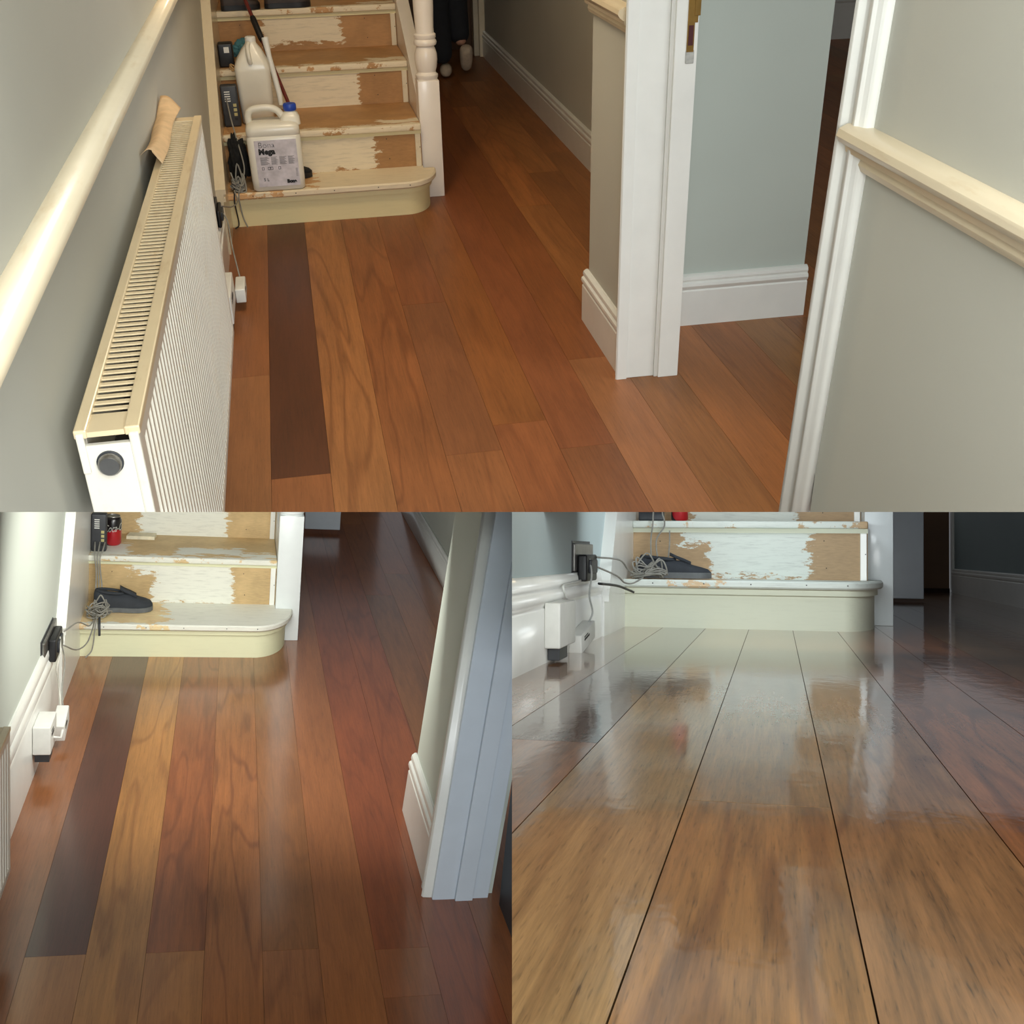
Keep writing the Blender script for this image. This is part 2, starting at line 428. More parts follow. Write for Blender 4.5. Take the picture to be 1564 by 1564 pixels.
# ---------------------------------------------------------------- the setting
def st(name, room, mat, *boxes, bev=0.0, clip='hv'):
    m = MB()
    for b in boxes: m.box(*b, bev=bev)
    x = sum((b[0]+b[1])/2 for b in boxes)/len(boxes); y = min(b[2] for b in boxes); z = min(b[4] for b in boxes)
    return build(m, name, mat, room, (x, y, z), kind='structure', clip=clip)
def skirt_prof(h, t=0.02, cap=0.055):
    """moulded skirting outline: (depth from the wall, height)"""
    k = h-cap
    return [(0, 0), (t, 0), (t, k), (t*0.8, k+cap*.08), (t*1.05, k+cap*.2), (t*1.2, k+cap*.35), (t*1.1, k+cap*.5), (t*0.75, k+cap*.58),
            (t*0.9, k+cap*.72), (t*0.8, k+cap*.88), (t*0.35, h), (0, h)]
def rail_prof(z0, z1, t=0.04):
    h = z1-z0
    return [(0, z0), (t*.25, z0), (t*.35, z0+h*.15), (t*.3, z0+h*.28), (t*.55, z0+h*.36), (t*.6, z0+h*.5), (t*.85, z0+h*.6), (t, z0+h*.74), (t*.92, z0+h*.9), (t*.6, z1), (0, z1)]
def run_y(name, room, mat, prof, xw, sign, y0, y1, clip='hv', kind='structure'):
    m = MB().prism([(xw+sign*d, z) for d, z in prof], 'y', y0, y1)
    return build(m, name, mat, room, (xw, y0, min(z for _, z in prof)), kind=kind, clip=clip, smooth=True, sharp=35)
def run_x(name, room, mat, prof, yw, sign, x0, x1, clip='hv'):
    m = MB().prism([(yw+sign*d, z) for d, z in prof], 'x', x0, x1)
    return build(m, name, mat, room, ((x0+x1)/2, yw, min(z for _, z in prof)), kind='structure', clip=clip, smooth=True, sharp=35)
ARCH = [(0.0, 0.0), (0.0, 0.030), (0.008, 0.034), (0.018, 0.032), (0.026, 0.022), (0.05, 0.022), (0.054, 0.026), (0.066, 0.026), (0.07, 0.020), (0.085, 0.017), (0.09, 0.012), (0.09, 0.0)]
def architrave(room, mat, xw, sign, y_edge, dirn, z1, w=0.09, clip='hv', name='trim_1', z0=0.0):
    m = MB().prism([(xw+sign*t*1.0, y_edge+dirn*d*(w/0.09)) for d, t in ARCH], 'z', z0, z1)
    return build(m, name, mat, room, (xw, y_edge, z0), kind='structure', clip=clip, smooth=True, sharp=30)

# upper hall
st('wall_left', UP, WALL_UP, (-0.46, -0.34, -0.5, 9.2, 0, 2.5))
st('wall_right', UP, WALL_UP, (0.915, 1.075, -0.5, 1.80, 0, 2.5))
st('wall_right', UP, WALL_UP, (0.915, 1.075, 3.14, 3.61, 0, 2.5))
st('wall_alcove', UP, wall_paint('cool_grey_green_paint', (186, 194, 186)), (1.076, 1.64, 3.51, 3.61, 0, 2.5))
st('wall_right_far', UP, WALL_UP, (1.40, 1.60, 3.611, 8.75, 0, 2.5))
st('wall_back', UP, BROWN_DOOR, (-0.34, 1.42, 9.0, 9.1, 0, 2.5))
st('wall_side_room', UP, WALL_UP, (3.98, 5.6, 8.62, 8.75, 0, 2.5))
st('door_1', UP, plain('dark_grey_door', (70, 66, 60), 0.6), (3.72, 3.93, 8.45, 8.5, 0.02, 2.1), bev=0.004)  # one even dark grey
st('wall_side_room', UP, WALL_UP, (5.6, 5.7, 1.9, 8.75, 0, 2.5))
st('ceiling', UP, CEIL, (-0.46, 5.7, -0.5, 9.2, 2.5, 2.6))
run_y('trim_1', UP, TRIM_CREAM, rail_prof(1.008, 1.073, 0.045), -0.34, 1, -0.5, 6.2)
run_y('trim_2', UP, TRIM_CREAM, rail_prof(0.985, 1.055, 0.045), 0.915, -1, -0.5, 1.80)
run_y('trim_3', UP, TRIM_CREAM, rail_prof(0.985, 1.055, 0.045), 0.915, -1, 3.17, 3.62)
run_y('baseboard_left', UP, TRIM, skirt_prof(0.175), -0.34, 1, 1.2, 4.60)
run_y('baseboard_right', UP, TRIM, skirt_prof(0.18), 0.915, -1, 3.17, 3.625)
run_y('baseboard_right', UP, TRIM, skirt_prof(0.175), 1.40, -1, 3.62, 8.66)
run_x('baseboard_alcove', UP, TRIM, skirt_prof(0.175, 0.022), 3.51, -1, 1.076, 1.648)
run_x('baseboard_side_room', UP, TRIM, skirt_prof(0.30, 0.03), 8.62, -1, 3.98, 5.6)
architrave(UP, TRIM, 0.915, -1, 3.120, 1, 2.1, w=0.05, name='trim_4')
architrave(UP.lean((0.9, 1.895, 0), 0.060, 'X'), TRIM, 0.915, -1, 1.892, -1, 2.1, w=0.068, name='trim_5')
# door lining with its stop, strike side
m = MB().box(0.9155, 1.002, 3.125, 3.15, 0, 2.1, 0.002).box(1.002, 1.012, 3.118, 3.15, 0, 2.1).box(1.012, 1.075, 3.108, 3.15, 0, 2.1, 0.002)
lining = build(m, 'trim_9', TRIM, UP, (0.99, 3.13, 0), kind='structure')
st('trim_6', UP.lean((0.9, 1.895, 0), 0.060, 'X'), TRIM, (0.905, 1.075, 1.84, 1.878, 0, 2.1), bev=0.002)
st('trim_7', UP, TRIM_CREAM, (1.36, 1.40, 8.655, 8.75, 0, 2.1), bev=0.003)
st('trim_8', UP, TRIM_CREAM, (1.325, 1.36, 8.70, 8.80, 0, 2.1), bev=0.003)

# lower-left hall
st('wall_left', LO, WALL_LO, (-0.78, -0.658, 0.7, 9.6, 0, 2.3))
PJ = LO.lean((0.66, 3.2, 0), math.radians(4.0))
st('wall_right', PJ, WALL_LO, (0.667, 0.86, 3.165, 3.70, 0, 1.9))
run_y('baseboard_right', PJ, TRIM, skirt_prof(0.225, 0.02, 0.07), 0.667, -1, 3.24, 3.715)
architrave(PJ, TRIM, 0.667, -1, 3.155, 1, 1.9, w=0.085, name='trim_1')
m = MB().box(0.664, 0.735, 3.140, 3.165, 0, 1.9, 0.002).box(0.735, 0.79, 3.128, 3.165, 0, 1.9, 0.002).box(0.79, 0.842, 3.14, 3.165, 0, 1.9, 0.002)
build(m, 'trim_9', DOOR_WHITE, PJ, (0.75, 3.15, 0), kind='structure')
run_y('baseboard_left', LO, TRIM, skirt_prof(0.355, 0.02, 0.12), -0.658, 1, 1.5, 4.62)
st('wall_right_far', LO, WALL_LO, (1.27, 1.4, 3.71, 9.6, 0, 1.25))
run_y('baseboard_right', LO, TRIM, skirt_prof(0.19, 0.02, 0.05), 1.27, -1, 3.72, 9.6)
st('door_1', LO, DOOR_WHITE, (0.50, 0.735, 7.55, 7.59, 0.03, 1.2), bev=0.003)
st('wall_back', LO, BROWN_DOOR, (-0.66, 1.27, 9.6, 9.7, 0, 1.1), clip='')
st('unlit_room_panel', LO, plain('unlit_room_shade', (30, 29, 32), 0.5), (0.870, 0.90, 1.6, 3.10, 0, 1.9))  # near-black panel; its colour stands in for the darkness of the room beyond

# lower-right hall
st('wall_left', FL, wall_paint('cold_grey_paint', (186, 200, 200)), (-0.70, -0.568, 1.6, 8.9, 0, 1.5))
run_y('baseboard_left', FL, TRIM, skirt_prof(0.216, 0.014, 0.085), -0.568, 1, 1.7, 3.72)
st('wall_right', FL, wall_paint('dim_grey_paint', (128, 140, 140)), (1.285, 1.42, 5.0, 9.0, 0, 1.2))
run_y('baseboard_right', FL, TRIM, skirt_prof(0.178, 0.018, 0.05), 1.285, -1, 5.2, 9.0)
st('door_1', FL, DOOR_WHITE, (0.655, 0.835, 7.02, 7.06, 0.022, 1.3), bev=0.003)
st('door_2', FL, BROWN_DOOR, (0.50, 1.26, 9.07, 9.11, 0.02, 1.1), bev=0.003)
st('trim_1', FL, TRIM, (1.268, 1.33, 9.0, 9.12, 0, 1.3), bev=0.004)
st('baseboard_back', FL, SUB, (0.50, 1.26, 9.05, 9.07, 0, 0.03))
# ---------------------------------------------------------------- stairs
def staircase(room, xl, xr, ry, tops, newel, string, where, hues, end, upto=None, clip='', block_top=0.5, outer=None, newel_h=1.3):
    W = xr-xl; U = lambda u: xl+u*W
    cream, bare, paint = hues
    root = thing('staircase', room, (0, ry[0], 0), 'painted staircase stripped back to bare boards, ' + where, 'staircase')
    Y0 = ry[0]
    n = len(tops)
    # first step: curved end that wraps past the newel post
    ex, ey = end        # x reach of the tread, y where the curve dies
    def outline(o):
        """plan of the first step, o = overhang"""
        pts = [(xl, Y0-o)]
        a, b = ex-o_ref+o - (xr-0.10), ey-(Y0-o)
        for i in range(13):
            t = -PI/2+i*PI/2/12
            pts.append((xr-0.10+math.cos(t)*a, ey+math.sin(t)*b))
        pts += [(xr, ey), (xr, ry[1]+0.01), (xl, ry[1]+0.01)]; return pts
    o_ref = 0.028
    M_R1 = stripped('first_riser_'+room.key, tuple(min(255, v*1.03) for v in cream), cream, [(U(-1), U(2), -1, 1)], amp=0.03, grime=0.10)
    M_T1 = stripped('first_tread_'+room.key, tuple(min(255,v*1.0+34) for v in bare), paint, [(U(-.1), U(1.3), -.04, 0.0), (U(0.42), U(1.3), -.1, .5)], amp=0.07, nscale=(5, 9, 5), axis='y')
    m = MB().prism(outline(-0.004), 'z', 0, tops[0]-0.026); build(m, 'riser', M_R1, room, parent=root, smooth=True, sharp=40, clip=clip)
    m = MB().prism(outline(0.008), 'z', tops[0]-0.052, tops[0]-0.024); build(m, 'scotia', M_R1, room, parent=root, smooth=True, sharp=40, clip=clip)
    m = MB(); bm = m.b
    top_o = outline(o_ref); lay = [(0.006, tops[0]-0.028), (0, tops[0]-0.022), (0, tops[0]-0.006), (0.006, tops[0])]
    secs = []
    for ins, z in lay: secs.append([Vector((p[0], p[1], z)) for p in outline(o_ref-ins)])
    m.loft(secs); build(m, 'tread', M_T1, room, parent=root, smooth=True, sharp=40, clip=clip)
    for k in range(1, n):
        zb, zt = tops[k-1], tops[k]; y = ry[k]; yn = ry[k+1] if k+1 < len(ry) else y+0.4
        h = zt-zb
        r_ = random.Random(k*3+1)
        pats = {1: [(U(.34), U(.76), zb+.0, zt), (U(.22), U(.4), zt-h*.38, zt-h*.12)],
                2: [(U(.22), U(.72), zb-.05, zt)],
                3: [(U(.24), U(.68), zb+h*.15, zt)]}.get(k, [(U(.25), U(.7), zb, zt)])
        mr = stripped('riser_%s_%d' % (room.key, k), bare, paint, [(a, b, c, d) for a, b, c, d in pats], amp=0.035, grime=0.45)
        m = MB().box(xl, xr, y, y+0.018, zb, zt-0.02); build(m, 'riser', mr, room, parent=root, clip=clip)
        mt = stripped('tread_%s_%d' % (room.key, k), tuple(min(255,v*1.0+18) for v in bare), paint, [(U(-.1), U(1.1), y-Y0-0.04, y-Y0+0.008), (U(.80), U(1.2), y-Y0+.02, y-Y0+.09)] + ([(U(.45), U(.8), y-Y0+.05, y-Y0+.16), (U(.0), U(.2), y-Y0, y-Y0+.2)] if room is not UP else []), amp=0.045, nscale=(6, 22, 6), axis='y')
        m = MB().box(xl, xr, y-0.026, yn+0.02, zt-0.028, zt, 0.006, 3); build(m, 'tread', mt, room, parent=root, smooth=True, sharp=40, clip=clip)
        m = MB().box(xl, xr, y-0.008, y, zt-0.045, zt-0.028); build(m, 'scotia', M_R1, room, parent=root, clip=clip)
        m = MB().box(xr-0.028, xr-0.004, y-0.010, y, zb, zt-0.045, 0.002); build(m, 'batten', TRIM_CREAM if room is UP else TRIM, room, parent=root, clip=clip)
        for u_, v_ in ((.82, .78), (.83, .2), (.12, .75), (.99, .5)):
            m = MB().lathe([(0.0001, y-0.0105 if u_ > .95 else y-0.002), (0.0022, y-0.0105 if u_ > .95 else y-0.002), (0.0022, y-0.001)], U(u_), zb+h*v_*0.8+0.01, 8, 'y')
            build(m, 'nail_hole', INK, room, parent=root, clip=clip)
    for u_ in (.12, .33, .52, .74, .9):
        m = MB().lathe([(0.0001, Y0-0.0285), (0.0024, Y0-0.0285), (0.0024, Y0-0.027)], U(u_), tops[0]-0.013, 8, 'y')
        build(m, 'nail_hole', INK, room, parent=root, clip=clip)
    # wall string with its moulded cap
    xw, ys, zs, slope = string
    ye = ry[-1]+0.45; ze = zs+(ye-ys)*slope
    m = MB().prism([(ys, 0), (ye, 0), (ye, ze-0.012), (ys, zs-0.012)], 'x', xw, xl+0.001)
    TR = TRIM_CREAM if room is UP else TRIM
    build(m, 'wall_string', TR, room, parent=root, clip=clip)
    m = MB()
    for a, b, c in ((0, 0.016, 0.040), (0.016, 0.028, 0.030), (0.028, 0.040, 0.036)):
        nz = math.sqrt(1+slope*slope)
        m.prism([(ys-0.002, zs-b*nz), (ye, ze-b*nz), (ye, ze-a*nz), (ys-0.002, zs-a*nz)], 'x', xw, xw+c)
    build(m, 'string_cap', TR, room, parent=root, clip=clip)
    # newel post
    nx, ny, hw = newel
    W_ = plain('newel_paint_'+room.key, (234, 224, 212) if room is UP else (226, 232, 232), 0.35, coat=0.2, var=0.004)
    m = MB().box(nx-hw, nx+hw, ny-hw, ny+hw, 0, block_top, 0.003)
    z = block_top; s = hw/0.048
    prof = [(0.046, 0), (0.046, .004), (.050, .010), (.050, .020), (.043, .026), (.040, .032), (.046, .05), (.050, .08), (.049, .105), (.042, .128), (.038, .136), (.048, .142),
            (.051, .152), (.048, .162), (.044, .166), (.048, .172), (.048, .184), (.041, .19), (.040, .21), (.043, .28), (.045, .38), (.044, .5), (.036, .62), (.032, .66), (.04, .67), (.04, .7)]
    m.lathe([(r*s, z+h_) for r, h_ in prof], nx, ny, 40)
    m.box(nx-hw, nx+hw, ny-hw, ny+hw, z+.69, z+newel_h-.5, 0.003)
    build(m, 'newel_post', W_, room, parent=root, smooth=True, sharp=35, clip=clip)
    if outer:
        xo0, xo1 = outer
        y1 = ny+hw-0.01
        sl = (tops[3]-tops[1])/(ry[3]-ry[1])
        zz = lambda y: tops[1]+(y-ry[1])*sl+0.05
        m = MB().prism([(y1, 0), (ye, 0), (ye, zz(ye)), (y1, zz(y1))], 'x', xo0, xo1)
        build(m, 'outer_string', W_, room, parent=root, clip=clip)
    return root
CREAM_UP = (222, 208, 160); BARE_UP = (164, 120, 72); PAINT_UP = (226, 210, 180)
staircase(UP, -0.315, 0.5405, [4.979, 5.208, 5.652, 6.069, 6.49, 6.91, 7.3], [.150, .338, .526, .718, .905, 1.09],
          (0.589, 5.275, 0.0475), (-0.34, 4.62, 0.262, 0.70), 'beyond the radiator in the upper picture', (CREAM_UP, BARE_UP, PAINT_UP), (0.592, 5.17), block_top=0.507, outer=(0.541, 0.60))
CREAM_LO = (222, 222, 186); BARE_LO = (190, 162, 116); PAINT_LO = (228, 228, 216)
staircase(LO, -0.633, 0.241, [5.218, 5.52, 5.904, 6.29, 6.68, 7.06, 7.45], [.166, .400, .62, .84, 1.06, 1.28],
          (0.300, 5.52, 0.058), (-0.658, 4.66, 0.335, 1.55), 'above the glossy floor of the lower left picture', (CREAM_LO, BARE_LO, PAINT_LO), (0.325, 5.46), block_top=0.635, outer=(0.242, 0.33), newel_h=1.45)
CREAM_FL = (212, 214, 192); BARE_FL = (170, 142, 106); PAINT_FL = (214, 220, 212)
staircase(FL, -0.548, 0.336, [4.255, 4.50, 4.85, 5.2, 5.55, 5.9, 6.3], [.177, .400, .62, .84, 1.06, 1.26],
          (0.390, 4.72, 0.053), (-0.568, 3.73, 0.185, 1.45), 'seen from floor level at the lower right', (CREAM_FL, BARE_FL, PAINT_FL), (0.398, 4.62), block_top=0.60, outer=(0.337, 0.42), newel_h=1.2)

# ---------------------------------------------------------------- radiators
def radiator(room, xb, xf, y0, y1, z0, z1, label, pitch=0.0333, knob=True):
    root = thing('radiator', room, ((xb+xf)/2, y0, z0), label, 'radiator')
    RM = gloss_paint('radiator_enamel_'+room.key, (226, 220, 206), (206, 176, 128), 0.25)
    RT = gloss_paint('radiator_top_enamel_'+room.key, (226, 206, 168), (176, 138, 88), 0.5)
    dark = plain('radiator_inside_'+room.key, (34, 30, 26), 0.9)  # near-black colour paints in the shade seen through the grille slots
    # ribbed front: vertical flutes
    pts = []; y = y0+0.035; pts.append((xf, y0+0.012))
    while y < y1-0.04:
        for f, d in ((0, 0), (.18, 0), (.32, .0065), (.68, .0065), (.82, 0)):
            pts.append((xf-d, y+f*pitch))
        y += pitch
    pts += [(xf, y1-0.012), (xf-0.011, y1-0.012), (xf-0.011, y0+0.012)]
    m = MB().prism(pts, 'z', z0+0.02, z1-0.035); build(m, 'front_panel', RM, room, parent=root)
    m = MB().box(xf-0.011, xf+0.001, y0+0.005, y1-0.005, z1-0.036, z1-0.004, 0.003).box(xf-0.011, xf+0.001, y0+0.005, y1-0.005, z0, z0+0.022, 0.003)
    build(m, 'panel_rim', RM, room, parent=root)
    m = MB().box(xb, xb+0.010, y0+0.01, y1-0.01, z0, z1-0.008, 0.002); build(m, 'back_panel', RM, room, parent=root)
    m = MB().box(xb+0.012, xf-0.012, y0+0.02, y1-0.02, z0+0.01, z1-0.10); build(m, 'convector', dark, room, parent=root)
    # slotted top grille
    m = MB().box(xb-0.002, xb+0.014, y0, y1, z1-0.012, z1, 0.002).box(xf-0.016, xf+0.003, y0, y1, z1-0.012, z1, 0.002)
    m.box(xb+0.014, xf-0.016, y0, y0+0.045, z1-0.010, z1-0.003).box(xb+0.014, xf-0.016, y1-0.04, y1, z1-0.010, z1-0.003)
    y = y0+0.045
    while y < y1-0.04:
        m.box(xb+0.0135, xf-0.0155, y, y+0.0080, z1-0.0062, z1-0.004); y += 0.0195
    build(m, 'top_grille', RT, room, parent=root)
    for ya, yb in ((y0, y0+0.01), (y1-0.01, y1)):
        m = MB().box(xb, xf, ya, yb, z0+0.005, z1-0.022, 0.002)
        m.box(xb, xb+0.010, ya-0.003, yb, z1-0.06, z1-0.004, 0.002).box(xf-0.012, xf+0.001, ya-0.003, yb, z0, z1-0.008, 0.003)
        build(m, 'side_panel', RM, room, parent=root)
    if knob:
        kx, kz = (xb+xf)/2-0.003, z1-0.047
        m = MB().lathe([(0.0165, y0), (0.0165, y0-0.002), (0.0005, y0-0.002)], kx, kz, 28, 'y'); build(m, 'valve_recess', BLACK2, room, parent=root)
        m = MB().lathe([(0.0145, y0), (0.0145, y0-0.010), (0.012, y0-0.013), (0.0005, y0-0.013)], kx, kz, 24, 'y'); build(m, 'vent_cap', METAL, room, parent=root, smooth=True, sharp=40)
    return root
radiator(UP, -0.311, -0.236, 1.335, 3.10, 0.27, 0.86, 'long white panel radiator with a yellowed slotted top on the grey wall')
radiator(LO, -0.622, -0.556, 1.7, 3.12, 0.16, 0.60, 'end of a white radiator at the left edge of the lower left picture', knob=False)
# ---------------------------------------------------------------- things on and around the stairs
def smooth_path(pts, n=6):
    """Catmull-Rom through points"""
    P = [Vector(p) for p in pts]; P = [P[0]*2-P[1]]+P+[P[-1]*2-P[-2]]; out = []
    for i in range(1, len(P)-2):
        for j in range(n):
            t = j/n; a, b, c, d = P[i-1], P[i], P[i+1], P[i+2]
            out.append(0.5*((2*b)+(c-a)*t+(2*a-5*b+4*c-d)*t*t+(3*b-a-3*c+d)*t*t*t))
    out.append(P[-2]); return out
def cable(room, pts, r, label, name='cable', mat=None, group=None, n=6, cat='cable', clip='hv'):
    m = MB().tube(smooth_path(pts, n), r, 8)
    return build(m, name, mat or CABLE, room, pts[-1], label=label, cat=cat, group=group, smooth=True, clip=clip)
def tangle(room, c, rad, r, label, seed, turns=46, mat=None):
    rnd = random.Random(seed); pts = []; a = 0
    for i in range(turns*3):
        a += rnd.uniform(0.7, 1.5); k = rnd.uniform(0.35, 1.0)
        z = c[2]+abs(rnd.gauss(0, 0.45))*rad[2]
        if z > c[2]+rad[2]*1.5: z = c[2]+rad[2]*rnd.random()
        pts.append((c[0]+math.cos(a)*rad[0]*k, c[1]+math.sin(a)*rad[1]*k, max(z, c[2]+r)))
    return cable(room, pts, r, label, 'cable_tangle', mat, n=5)
def rbox(m, x0, x1, y0, y1, z0, z1, b): return m.box(x0, x1, y0, y1, z0, z1, b, 4)
def rrect(cx, cy, hx, hy, z, r, n=6):
    pts = []
    for sx, sy, a0 in ((1, 1, 0), (-1, 1, PI/2), (-1, -1, PI), (1, -1, 3*PI/2)):
        for i in range(n+1):
            a = a0+i*PI/2/n
            pts.append(Vector((cx+sx*(hx-r)+math.cos(a)*r, cy+sy*(hy-r)+math.sin(a)*r, z)))
    return pts

# five litre container at the front of the first step
def container():
    root = thing('plastic_container', UP, (-0.10, 5.03, 0.15), 'white five litre plastic container with a blue cap and printed label on the first step', 'container')
    cx, cy = -0.098, 5.025; m = MB()
    secs = [rrect(cx, cy, .100, .062, .1505, .02), rrect(cx, cy, .108, .070, .158, .024), rrect(cx, cy, .110, .072, .20, .024), rrect(cx, cy, .111, .073, .37, .024),
            rrect(cx, cy, .107, .069, .376, .024), rrect(cx, cy, .110, .072, .382, .024), rrect(cx, cy, .110, .072, .405, .026), rrect(cx, cy, .103, .064, .420, .03), rrect(cx, cy, .085, .050, .428, .03)]
    m.loft(secs)
    build(m, 'body', HDPE, UP, parent=root, smooth=True, sharp=60)
    m = MB()
    m.loft([rrect(-.022, cy, .042, .045, .41, .02), rrect(-.022, cy, .040, .040, .435, .02), rrect(-.020, cy, .030, .030, .452, .02), rrect(-.018, cy, .022, .022, .458, .02), rrect(-.018, cy, .022, .022, .466, .02)])
    build(m, 'neck', HDPE, UP, parent=root, smooth=True, sharp=60)
    m = MB().tube(smooth_path([(-.190, cy, .415), (-.192, cy, .445), (-.180, cy, .468), (-.150, cy, .476), (-.105, cy, .476), (-.075, cy, .466), (-.056, cy, .445), (-.045, cy, .425)]), .0145, 14)
    build(m, 'handle', HDPE, UP, parent=root, smooth=True)
    m = MB(); prof = []
    m.lathe([(.0255, .462), (.027, .465), (.027, .484), (.024, .489), (.0005, .490)], -.018, cy, 36)
    cap = build(m, 'cap', BLUE_CAP, UP, parent=root, smooth=True, sharp=40)
    m = MB().box(-.180, -.008, cy-.0745, cy-.0735, .172, .362)
    lab = build(m, 'label_sticker', LABEL, UP, parent=root)
    y = cy-.0750
    text('Bona', 'lettering', INK, lab, (-.166, y, .332), .034, bold=-.0008)
    text('Mega', 'lettering', INK, lab, (-.166, y, .306), .032, bold=.0016)
    text('5 L', 'lettering', INK, lab, (-.158, y, .196), .018)
    text('Bona', 'lettering', INK, lab, (-.062, y, .184), .019, bold=.0016)
    m = MB()
    for bx, w_ in ((-.162, .036), (-.118, .028), (-.084, .030), (-.048, .028)):
        for i in range(8): m.box(bx, bx+w_*(0.7+0.3*((i*37+int(-bx*1000)) % 5)/4), y-.0004, y, .292-i*.0042, .2945-i*.0042)
    build(m, 'small_print', GREY_INK, UP, parent=lab)
    m = MB()
    for bx in (-.160, -.135, -.124, -.092): m.box(bx, bx+.010, y-.0004, y, .242, .2435).box(bx, bx+.010, y-.0004, y, .252, .2535).box(bx, bx+.0015, y-.0004, y, .242, .2535).box(bx+.0085, bx+.010, y-.0004, y, .242, .2535)
    build(m, 'symbols', INK, UP, parent=lab)
    m = MB()
    for i in range(7): m.box(-.022, -.013, y-.0004, y, .210+i*.005, .2125+i*.005)
    build(m, 'barcode', GREY_INK, UP, parent=lab)
container()
def tall_container():
    root = thing('plastic_container', UP, (-0.16, 5.42, 0.338), 'plain white tall plastic container without a label on the second step', 'container')
    cx, cy, z0 = -.160, 5.43, .3385; m = MB()
    H = lambda h: z0+h
    m.loft([rrect(cx, cy, .062, .055, H(0), .02), rrect(cx, cy, .070, .062, H(.008), .024), rrect(cx, cy, .076, .066, H(.22), .024), rrect(cx, cy, .076, .066, H(.236), .024), rrect(cx, cy, .066, .058, H(.262), .026),
            rrect(cx+.004, cy, .042, .040, H(.305), .025), rrect(cx+.006, cy, .024, .024, H(.328), .02), rrect(cx+.006, cy, .021, .021, H(.340), .018)])
    build(m, 'body', HDPE, UP, parent=root, smooth=True, sharp=60)
    m = MB().lathe([(.023, H(.336)), (.023, H(.352)), (.019, H(.356)), (.0005, H(.356))], cx+.006, cy, 28); build(m, 'cap', WHITE_PL, UP, parent=root, smooth=True, sharp=40)
    m = MB().tube(smooth_path([(cx-.004, cy-.024, H(.332)), (cx-.008, cy-.046, H(.322)), (cx-.008, cy-.064, H(.30)), (cx-.006, cy-.070, H(.275)), (cx-.004, cy-.064, H(.255))]), .0095, 10)
    build(m, 'handle', HDPE, UP, parent=root, smooth=True)
tall_container()
# pole leaning up the flight
def pole():
    a, b = Vector((-.004, 5.45, .345)), Vector((-.176, 5.86, .82))
    root = thing('extension_pole', UP, a, 'thin maroon pole leaning up the stairs beside the white containers', 'pole')
    L = lambda t: a+(b-a)*t
    m = MB().tube([L(0), L(1.35)], .0085, 14); build(m, 'shaft', MAROON, UP, parent=root, smooth=True, sharp=50)
    m = MB().tube([L(.60), L(.63), L(.78), L(.80)], .014, 14, taper=[.8, 1, 1, .8]); build(m, 'grip', BLACK, UP, parent=root, smooth=True, sharp=50)
pole()
m = MB().tube([(-.055, 5.43, .40), (-.058, 5.445, .45), (-.083, 5.49, .60), (-.090, 5.50, .655), (-.092, 5.505, .675)], .0125, 16, taper=[.8, 1, .9, 1.15, 1.25])
build(m, 'tube', WHITE_PL, UP, (-.055, 5.43, .34), label='slim white plastic tube standing against the maroon pole', cat='tube', smooth=True, sharp=60)
def router(room, x, y, z, w, d, h, label, marks=True):
    root = thing('router', room, (x+w/2, y+d/2, z), label, 'router')
    m = MB(); rbox(m, x, x+w, y, y+d, z+.001, z+h, .008); build(m, 'casing', BLACK2, room, parent=root, smooth=True, sharp=50, clip='hv')
    if marks:
        m = MB()
        for i in range(5): m.box(x+w*.22, x+w*.55, y-.001, y+.002, z+h*(.62+.055*i), z+h*(.645+.055*i))
        build(m, 'printed_lines', WHITE_PL, room, parent=root)
        for i in range(4):
            m = MB().box(x+w*.66, x+w*.86, y-.0012, y+.002, z+h*(.16+.11*i), z+h*(.235+.11*i), .001); build(m, 'port', plain('port_yellow', (186, 176, 120), 0.5) if i else BLACK, room, parent=root)
    return root
router(UP, -.308, 5.34, .338, .072, .05, .175, 'black router with white print standing on the second step by the wall string')
root = thing('battery_charger', UP, (-.28, 5.72, .526), 'small black tool charger with a white sticker on the third step', 'charger')
m = MB(); rbox(m, -.312, -.245, 5.69, 5.76, .527, .63, .008); build(m, 'casing', BLACK, UP, parent=root, smooth=True, sharp=50)
m = MB().box(-.285, -.262, 5.6885, 5.691, .590, .615); build(m, 'sticker', WHITE_PL, UP, parent=root)
def cloth(name, room, c, rad, mat, label, cat, seed, f=14):
    bm = bmesh.new(); bmesh.ops.create_icosphere(bm, subdivisions=5, radius=1)
    for v in bm.verts:
        n_ = noise.noise(v.co*1.7+Vector((seed, 0, 0)))*.35+noise.noise(v.co*4.5+Vector((seed, 3, 0)))*.22+abs(noise.noise(v.co*9+Vector((seed, 3, 9))))*.10
        p = v.co*(1+n_)
        v.co = Vector((c[0]+p.x*rad[0], c[1]+p.y*rad[1], max(c[2]+.001, c[2]+rad[2]*.75+p.z*rad[2]*.75)))
    m = MB(); m.b.free(); m.b = bm
    return build(m, name, mat, room, c, label=label, cat=cat, smooth=True)
cloth('cleaning_cloth', UP, (-.205, 5.90, .527), (.05, .04, .055), TEAL, 'crumpled teal cloth behind the tall container on the third step', 'cloth', 4)
cloth('black_bag', UP, (-.258, 5.125, .151), (.040, .05, .13), CLOTH_BK, 'crumpled black fabric bag at the left of the first step', 'bag', 9)
cable(UP, [(-.235+math.cos(t)*.03, 5.64+math.sin(t)*.02-.0, .535+.012*math.sin(t*2.3)) for t in [i*.6 for i in range(24)]], .0035, 'small coil of beige cord on the third step', 'cord_coil', plain('beige_cord', (196, 160, 110), 0.8), cat='cord')
